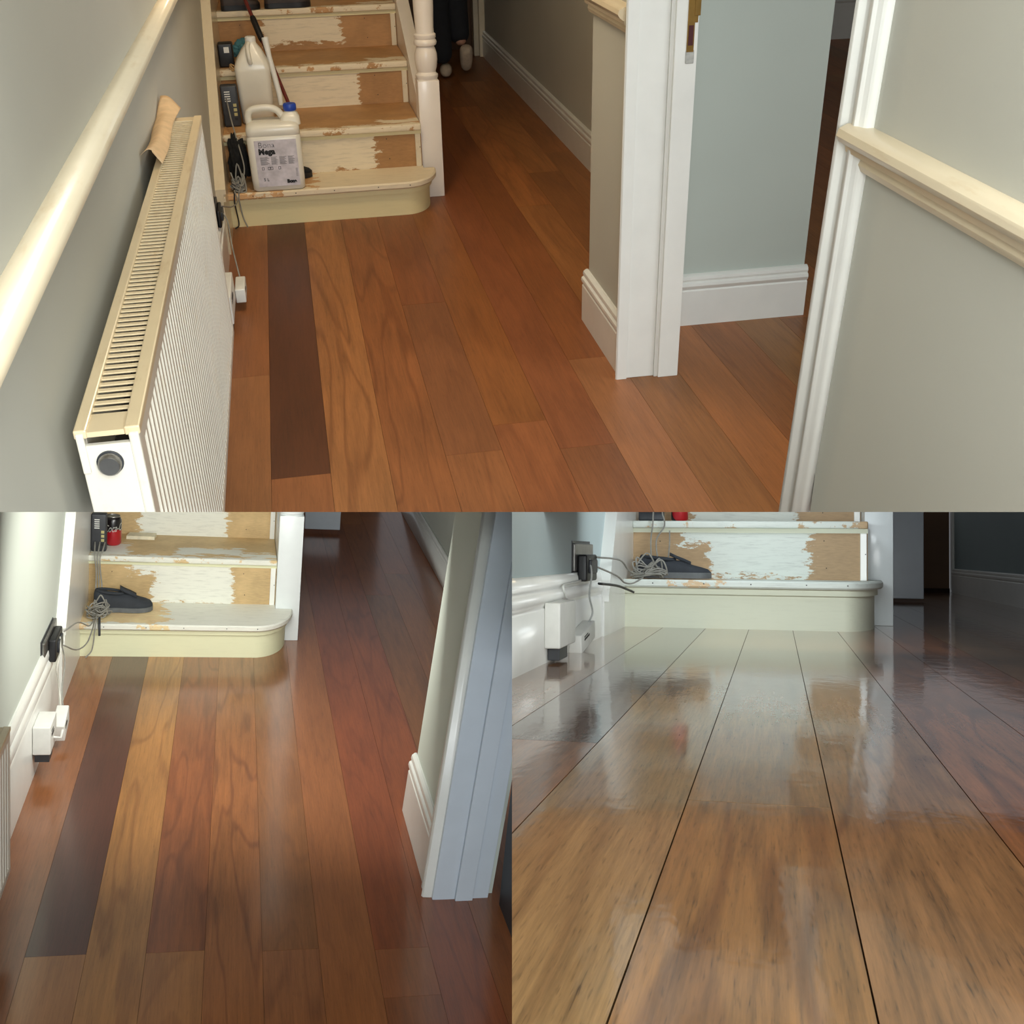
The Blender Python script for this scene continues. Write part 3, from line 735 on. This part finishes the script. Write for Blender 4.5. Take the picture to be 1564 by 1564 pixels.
def shoe(room, heel, direction, L, W, H, label, upper=None, sole=None, clip='hv'):
    """heel point, heading angle in the floor plane, length, width, height"""
    root = thing('shoe', room, heel, label, 'shoe')
    hx, hy, hz = heel; ca, sa = math.cos(direction), math.sin(direction)
    def P(l, w, z): return Vector((hx+ca*l-sa*w, hy+sa*l+ca*w, hz+z))
    prof = [(0, .55, .0), (.02, .74, .0), (.10, .84, 0), (.25, .80, 0), (.42, .78, 0), (.6, .94, 0), (.75, 1.0, 0), (.88, .88, 0), (.96, .62, 0), (1.0, .25, 0)]
    def ring(t, w, z0, z1, k=1.0, n=9):
        pts = []
        for i in range(n): 
            u = -1+2*i/(n-1); pts.append(P(t*L, u*w*W/2, hz*0+z0))
        for i in range(n):
            a = PI*i/(n-1); pts.append(P(t*L, math.cos(a)*w*W/2*k, z0+(z1-z0)*(.25+.75*math.sin(a)**.7) if 0 < i < n-1 else z0+(z1-z0)*.25))
        return pts
    m = MB(); m.loft([[P(t*L, u*w*W/2*1.04, z) for u, z in ((-1, .002), (1, .002), (1.02, .024), (-1.02, .024))] for t, w, _ in prof])
    build(m, 'sole', sole or SOLE_M, room, parent=root, smooth=True, sharp=60, clip=clip)
    hts = [.78, .92, .97, .86, .80, .78, .60, .50, .42, .30]
    m = MB(); m.loft([ring(max(t, .005) if t < .5 else t-.005, w*.95, .022, H*h_) for (t, w, _), h_ in zip(prof, hts)])
    build(m, 'upper', upper or SHOE_M, room, parent=root, smooth=True, sharp=70, clip=clip)
    pts = [P((.05+.45*(0.5-0.5*math.cos(a)))*L, math.sin(a)*W*.27, H*(.90 - .14*(0.5-0.5*math.cos(a)))+.004) for a in [i*2*PI/20 for i in range(21)]]
    m = MB().tube(pts, .007, 8); build(m, 'collar', upper or SHOE_M, room, parent=root, smooth=True, clip=clip)
    m = MB().loft([[P(t*L, s*W*.2, H*z_+dz) for s, dz in ((-1, 0), (1, 0), (1, .012), (-1, .012))] for t, z_ in ((.44, .98), (.52, .86), (.62, .74), (.72, .60))])
    build(m, 'tongue', upper or SHOE_M, room, parent=root, smooth=True, clip=clip)
    return root
shoe(UP, (-.215, 5.15, .1505), 0.02, .262, .08, .085, 'black shoe whose toe pokes out behind the labelled container', CLOTH_BK, BLACK)
shoe(UP, (-.290, 6.075, .719), .05, .185, .09, .09, 'dark brown shoe beside the wall string on the fourth step', BROWN_SHOE, BLACK)
shoe(UP, (-.085, 6.085, .719), .02, .22, .09, .09, 'dark brown shoe nearer the middle of the fourth step', BROWN_SHOE, BLACK)
tangle(UP, (-.266, 4.99, .152), (.038, .035, .075), .0032, 'tangle of grey cables in front of the black bag', 2, 18)
cable(UP, [(-.285, 5.33, .46), (-.27, 5.20, .40), (-.255, 5.12, .34), (-.235, 5.02, .25), (-.245, 4.99, .20), (-.26, 4.955, .175), (-.27, 4.935, .14), (-.265, 4.94, .06), (-.25, 4.93, .012)], .003, 'grey cable falling from the router over the front of the first step')
cable(UP, [(-.29, 5.01, .18), (-.285, 4.95, .165), (-.29, 4.93, .12), (-.285, 4.93, .03), (-.30, 4.90, .02)], .003, 'dark cable running down the left end of the first riser', mat=BLACK)
def bent_paper():
    """strip bowed across the gap between wall and radiator, its near end flaring up"""
    def fn(u, v):
        y = 2.61+0.56*u+0.012*math.sin(v*5)
        x = -.3355+.047*v+.004*math.sin(u*7)-(.004 if v > .5 else 0)*(1-u)
        z = .868+.016*math.sin(v*PI)*(1-.5*u)+.030*max(0, u-.75)*4*(1-v)+.018*(1-u)**3*(1-v)
        return (x, y, z), (0, 0, 1)
    m = MB().sheet(fn, 24, 8, .0008)
    return build(m, 'paper_strip', PAPER, UP, (-.315, 2.9, .866), label='curled strip of beige masking paper tucked behind the radiator', cat='paper', smooth=True)
bent_paper()
def adapter(room, box, label, mark=True, foot=False, rot=0.0):
    x0, x1, y0, y1, z0, z1 = box
    R = room.lean(((x0+x1)/2, (y0+y1)/2, z0), rot, 'X') if rot else room
    root = thing('adapter', R, ((x0+x1)/2, (y0+y1)/2, z0), label, 'adapter')
    m = MB(); rbox(m, x0, x1, y0, y1, z0, z1, .004); build(m, 'casing', WHITE_PL, R, parent=root, smooth=True, sharp=50)
    if mark:
        m = MB().box(x1-.0005, x1+.0008, y0+(y1-y0)*.2, y0+(y1-y0)*.55, z0+(z1-z0)*.55, z0+(z1-z0)*.66).box(x1-.0005, x1+.0008, y0+(y1-y0)*.2, y0+(y1-y0)*.45, z0+(z1-z0)*.72, z0+(z1-z0)*.78)
        build(m, 'printed_mark', INK, R, parent=root)
    if foot:
        m = MB().box(x0+.004, x1-.006, y0+(y1-y0)*.12, y0+(y1-y0)*.62, max(0.001, z0-foot), z0+.004, .002); build(m, 'plug_base', BLACK2, R, parent=root)
    return root
adapter(UP, (-.319, -.279, 3.74, 4.00, .045, .140), 'white adapter block just beyond the radiator in the upper picture', foot=.03)
adapter(UP, (-.278, -.243, 3.98, 4.12, .030, .080), 'small white adapter on the cable beyond the larger white block')
def socket(room, xw, y0, y1, z0, z1, label, plug, rot=0.0, t=.012):
    R = room.lean((xw, (y0+y1)/2, z0), rot, 'X') if rot else room
    root = thing('wall_socket', R, (xw, (y0+y1)/2, z0), label, 'socket')
    m = MB().box(xw, xw+t, y0, y1, z0, z1, .003); build(m, 'face_plate', METAL if room is not UP else BLACK2, R, parent=root)
    m = MB().box(xw-.004, xw+.001, y0-.01, y1-.02, z0-.008, z1+.008, .001); build(m, 'gasket', BLACK2, R, parent=root)
    a, b, c, d, e = plug
    m = MB(); rbox(m, xw+t, xw+t+e, a, b, c, d, .006); pl = build(m, 'plug', BLACK, R, parent=root, smooth=True, sharp=50)
    m = MB(); rbox(m, xw+t+e-.002, xw+t+e+.008, a+(b-a)*.2, a+(b-a)*.8, c+(d-c)*.3, c+(d-c)*.8, .003); build(m, 'moulding', BLACK2, R, parent=pl, smooth=True, sharp=50)
    return root
socket(UP, -.338, 4.34, 4.52, .18, .265, 'dark wall socket low on the wall at the foot of the string', (4.37, 4.50, .185, .25, .014), t=.008)
cable(UP, [(-.315, 4.44, .23), (-.295, 4.40, .20), (-.285, 4.30, .13), (-.262, 4.13, .06)], .0028, 'thin cable from the dark socket to the small adapter')
cable(UP, [(-.315, 4.47, .24), (-.29, 4.70, .17), (-.275, 4.88, .14), (-.285, 4.94, .17)], .0028, 'grey cable from the dark socket to the first step')
# strike plate on the door lining
root = thing('strike_plate', UP, (1.05, 3.107, .91), 'worn brass strike plate with a dark red slot on the white door lining', 'strike plate')
m = MB().box(1.044, 1.072, 3.1055, 3.1085, 1.018, 1.16, .0008).box(1.044, 1.064, 3.1055, 3.1085, .945, 1.02, .0008).box(1.062, 1.0775, 3.104, 3.1085, 1.035, 1.12, .001); build(m, 'plate', BRASS, UP, parent=root)
m = MB().box(1.0475, 1.0605, 3.1045, 3.1057, .962, 1.012); build(m, 'slot', plain('slot_red', (70, 20, 20), 0.7), UP, parent=root)
m = MB().box(1.043, 1.066, 3.1058, 3.1083, .916, .95, .002); build(m, 'chipped_paint', plain('chipped_filler', (176, 176, 170), 0.9, bump=1.0, scale=90), UP, parent=root)

# person walking away at the end of the upper hall
def skin(name, joints, edges, mat, parent, sub=2):
    me = bpy.data.meshes.new(name); me.from_pydata([Vector(j[0]) for j in joints], edges, []); 
    o = bpy.data.objects.new('tmp', me); COL.objects.link(o)
    o.modifiers.new('s', 'SKIN'); 
    if not me.skin_vertices: 
        bm = bmesh.new(); bm.from_mesh(me); bm.verts.layers.skin.verify(); bm.to_mesh(me); bm.free()
    for sv, j in zip(me.skin_vertices[0].data, joints): sv.radius = (j[1], j[2] if len(j) > 2 else j[1])
    me.skin_vertices[0].data[0].use_root = True
    s_ = o.modifiers.new('u', 'SUBSURF'); s_.levels = sub; s_.render_levels = sub
    dg = bpy.context.evaluated_depsgraph_get(); m2 = bpy.data.meshes.new_from_object(o.evaluated_get(dg)); bpy.data.objects.remove(o)
    m = MB(); m.b.from_mesh(m2)
    return build(m, name, mat, UP, parent=parent, smooth=True)
root = thing('person', UP, (1.06, 7.95, 0), 'person in dark jeans walking away down the dark end of the hall', 'person')
J = [((1.06, 7.98, .92), .13, .10), ((1.06, 7.98, 1.08), .12, .09), ((1.06, 7.99, 1.25), .14, .10), ((1.06, 7.99, 1.40), .15, .09), ((1.06, 8.0, 1.50), .055), ((1.06, 8.02, 1.57), .065), ((1.06, 8.03, 1.66), .085), ((1.06, 8.03, 1.73), .06),
     ((.97, 7.98, .88), .085), ((.985, 8.02, .48), .058), ((1.0, 7.95, .10), .040), ((1.15, 7.98, .88), .085), ((1.12, 8.10, .50), .058), ((1.13, 7.98, .19), .040),
     ((.90, 7.99, 1.38), .05), ((.84, 7.96, 1.12), .038), ((.86, 8.04, .88), .028), ((.865, 8.07, .80), .03), ((1.22, 7.99, 1.38), .05), ((1.28, 8.02, 1.12), .038), ((1.27, 8.12, .90), .028), ((1.265, 8.15, .82), .03)]
Ed = [(0, 1), (1, 2), (2, 3), (3, 4), (4, 5), (5, 6), (6, 7), (0, 8), (8, 9), (9, 10), (0, 11), (11, 12), (12, 13), (3, 14), (14, 15), (15, 16), (16, 17), (3, 18), (18, 19), (19, 20), (20, 21)]
skin('body', J, Ed, plain('skin', (186, 140, 116), 0.6), root)
JEANS = plain('dark_denim', (26, 28, 34), 0.9); TOP = plain('dark_top', (30, 30, 32), 0.95)
skin('trousers', [((1.06, 7.98, .98), .15, .12), ((1.06, 7.98, .90), .15, .12), ((.97, 7.98, .84), .11), ((.985, 8.02, .48), .085), ((1.0, 7.96, .08), .075), ((1.15, 7.98, .84), .11), ((1.115, 8.10, .50), .085), ((1.125, 7.99, .20), .070)],
     [(0, 1), (1, 2), (2, 3), (3, 4), (1, 5), (5, 6), (6, 7)], JEANS, root)
skin('jumper', [((1.06, 7.98, 1.08), .15, .11), ((1.06, 7.98, .98), .15, .12), ((1.06, 7.99, 1.25), .16, .12), ((1.06, 7.99, 1.41), .16, .10), ((.90, 7.99, 1.38), .065), ((.84, 7.96, 1.12), .052), ((.86, 8.04, .92), .042), ((1.22, 7.99, 1.38), .065), ((1.28, 8.02, 1.12), .052), ((1.27, 8.12, .94), .042)],
     [(0, 1), (0, 2), (2, 3), (3, 4), (4, 5), (5, 6), (3, 7), (7, 8), (8, 9)], TOP, root)
skin('hair', [((1.06, 8.00, 1.62), .085), ((1.06, 8.0, 1.72), .085), ((1.06, 8.04, 1.76), .07)], [(0, 1), (1, 2)], BROWN_SHOE, root)
PALE = plain('pale_canvas', (190, 172, 150), 0.8)
skin('shoe', [((1.01, 7.90, .045), .042), ((1.02, 7.98, .05), .045), ((1.035, 8.08, .035), .042), ((1.045, 8.14, .03), .03)], [(0, 1), (1, 2), (2, 3)], PALE, root)
skin('shoe', [((1.155, 7.95, .20), .045), ((1.16, 7.97, .15), .048), ((1.165, 8.02, .07), .044), ((1.165, 8.05, .03), .028)], [(0, 1), (1, 2), (2, 3)], PALE, root)

# ---------------------------------------------------------------- lower left picture
router(LO, -.630, 5.56, .400, .070, .05, .185, 'black router with white print standing beside the drinks can')
def can(room, cx, cy, z0, r, h, label, clip='hv', writing=True):
    root = thing('drinks_can', room, (cx, cy, z0), label, 'can')
    k = N('can_paint_'+room.key); x, y, z = k.xyz(k.obj())
    d = k.math('SQRT', k.math('ADD', k.math('POWER', k.math('ADD', k.math('SUBTRACT', x, r*.35), 0), 2), k.math('POWER', k.math('SUBTRACT', z, h*.27), 2)))
    mat = k.fin(k.mix(k.ramp(d, h*.305, h*.295), (26, 20, 22), (176, 28, 38)), 0.3, metal=0.2, coat=0.5)
    m = MB().lathe([(r*.78, z0+.0005), (r*.85, z0+.003), (r, z0+h*.07), (r, z0+h*.86), (r*.9, z0+h*.93), (r*.80, z0+h*.965)], cx, cy, 48)
    b = build(m, 'body', mat, room, parent=root, smooth=True, sharp=60, clip=clip)
    m = MB().lathe([(r*.82, z0+h*.962), (r*.83, z0+h*.99), (r*.80, z0+h), (r*.76, z0+h*.975), (r*.0005+.0002, z0+h*.97)], cx, cy, 40); build(m, 'lid', METAL, room, parent=root, smooth=True, sharp=50, clip=clip)
    if writing:
        t = text('Coca-Cola', 'lettering', WHITE_PL, b, (0, 0, 0), h*.36, rot=(PI/2, 0, 0), depth=.0003, shear=.35, bold=.0002, xs=.55, clip='hv')
        inv = Vector((cx, cy, z0))
        for v in t.data.vertices:
            p = v.co+inv
            a = (p.x)/r-0.95
            v.co = Vector((math.sin(a)*(r+.0006), -math.cos(a)*(r+.0006), h*.46+p.z+p.x*.12))
    return root
can(LO, -.545, 5.70, .4005, .041, .146, 'black and red drinks can standing next to the router')
m = MB().prism([(-.49, 5.80), (-.355, 5.80), (-.35, 5.87), (-.48, 5.875)], 'z', .401, .418)
build(m, 'board_offcut', plain('offcut_paint', (222, 214, 188), 0.7), LO, (-.42, 5.84, .401), label='painted offcut of board lying at the back of the step near the can', cat='offcut')
shoe(LO, (-.595, 5.385, .167), 0.10, .265, .115, .105, 'dark grey suede shoe lying on the first step in the lower left picture')
tangle(LO, (-.560, 5.275, .168), (.058, .045, .10), .0032, 'tangle of grey cables around the heel of the suede shoe', 6, 18)
for i, (dx, lb) in enumerate(((0, 'leftmost grey cable hanging from the router in the lower left picture'), (.022, 'middle grey cable hanging from the router in the lower left picture'), (.045, 'rightmost grey cable hanging from the router in the lower left picture'))):
    cable(LO, [(-.610+dx, 5.555, .45), (-.605+dx*.8, 5.50, .425), (-.60+dx*.5, 5.465, .395), (-.592+dx*.4, 5.455, .34), (-.590+dx*.6, 5.43, .26), (-.585+dx*.5, 5.36, .20)], .0034, lb, group=None)
cable(LO, [(-.565, 5.24, .20), (-.56, 5.18, .178), (-.565, 5.17, .13), (-.575, 5.17, .05), (-.60, 5.15, .02)], .003, 'grey cable dropping over the first riser to the floor')
cable(LO, [(-.55, 5.22, .185), (-.545, 5.175, .17), (-.543, 5.165, .12)], .0055, 'short dark cable end hooked over the first step edge', mat=BLACK2)
socket(LO, -.656, 4.30, 4.60, .300, .400, 'dark metal double socket on the left wall above the moulded skirting', (4.38, 4.55, .295, .385, .028), rot=0.0, t=.012)
cable(LO, [(-.61, 4.55, .36), (-.59, 4.80, .31), (-.57, 5.0, .225), (-.565, 5.10, .21), (-.57, 5.19, .19)], .003, 'upper grey cable from the socket to the first step')
cable(LO, [(-.61, 4.53, .31), (-.585, 4.72, .22), (-.568, 4.92, .175), (-.56, 5.06, .195), (-.57, 5.20, .185)], .003, 'sagging grey cable from the socket to the first step')
cable(LO, [(-.613, 4.46, .37), (-.603, 4.40, .33), (-.612, 4.38, .27), (-.608, 4.40, .20), (-.600, 4.38, .15), (-.590, 4.33, .125)], .0034, 'pale cable dropping from the socket plate to the skirting', mat=plain('pale_cable', (196, 194, 184), 0.5))
cable(LO, [(-.613, 4.50, .33), (-.60, 4.50, .25), (-.598, 4.42, .18), (-.585, 4.345, .128)], .0028, 'thin cable from the socket to the small tilted adapter')
adapter(LO, (-.637, -.577, 3.985, 4.13, .100, .205), 'white adapter block on the skirting near the lower left radiator', foot=.035)
adapter(LO, (-.606, -.562, 4.23, 4.36, .055, .125), 'small white adapter with printed mark hanging beside the larger block', rot=.25)
root = thing('lever', LO, (-.56, 4.14, .06), 'small white lever poking from the side of the adapter block', 'lever')
m = MB().tube([(-.577, 4.06, .135), (-.553, 4.06, .133), (-.548, 4.075, .158)], .0045, 8); build(m, 'arm', WHITE_PL, LO, parent=root)

# ---------------------------------------------------------------- lower right picture
router(FL, -.535, 4.56, .400, .10, .05, .19, 'black router on the second step in the lower right picture', marks=False)
can(FL, -.375, 4.60, .4005, .034, .13, 'dark red drinks can on the second step in the lower right picture', clip='', writing=False)
shoe(FL, (-.512, 4.37, .178), 0.0, .275, .095, .088, 'black suede shoe lying on the first step in the lower right picture')
tangle(FL, (-.455, 4.283, .178), (.075, .03, .085), .0030, 'tangle of grey cables over the heel of the shoe in the lower right picture', 12, 18)
for dx, lb in ((0, 'left grey cable hanging over the second step in the lower right picture'), (.035, 'right grey cable hanging over the second step in the lower right picture')):
    cable(FL, [(-.47+dx, 4.55, .46), (-.465+dx, 4.46, .43), (-.465+dx*1.3, 4.44, .38), (-.47+dx*.6, 4.42, .32), (-.46+dx*.8, 4.36, .22)], .003, lb)
cable(FL, [(-.40, 4.44, .36), (-.397, 4.40, .30), (-.40, 4.34, .22)], .003, 'straight grey cable end standing above the shoe heel')
socket(FL, -.567, 3.23, 3.56, .219, .30, 'steel double socket above the skirting in the lower right picture', (3.27, 3.46, .19, .268, .028), t=.008)
cable(FL, [(-.528, 3.44, .26), (-.50, 3.75, .25), (-.49, 3.9, .215), (-.48, 4.05, .20), (-.47, 4.2, .20)], .003, 'upper grey cable from the steel socket to the step')
cable(FL, [(-.528, 3.45, .23), (-.50, 3.68, .20), (-.49, 3.8, .175), (-.48, 3.95, .17), (-.47, 4.16, .185)], .003, 'lower grey cable from the steel socket to the step')
cable(FL, [(-.525, 3.46, .18), (-.50, 3.68, .168), (-.485, 3.85, .15), (-.475, 3.92, .14)], .004, 'black cable end sticking out below the steel socket', mat=BLACK)
cable(FL, [(-.532, 3.32, .255), (-.522, 3.30, .21), (-.530, 3.31, .15), (-.525, 3.34, .10), (-.53, 3.30, .07)], .0028, 'pale cable from the steel socket down to the tilted adapter', mat=plain('pale_cable_2', (190, 192, 188), 0.5))
cable(FL, [(-.55, 3.36, .195), (-.548, 3.1, .19), (-.545, 2.97, .185), (-.54, 3.0, .15)], .003, 'white cable along the skirting top to the adapter block', mat=WHITE_PL)
adapter(FL, (-.553, -.513, 2.76, 2.98, .038, .150), 'white adapter block standing against the skirting in the lower right picture', mark=False, foot=.031)
adapter(FL, (-.553, -.516, 3.10, 3.34, .010, .062), 'small tilted adapter with printed mark at the floor in the lower right picture', rot=.12)
cutaway()
for o, room, base, clip in REC:
    if len(o.data.vertices) == 0: bpy.data.objects.remove(o)
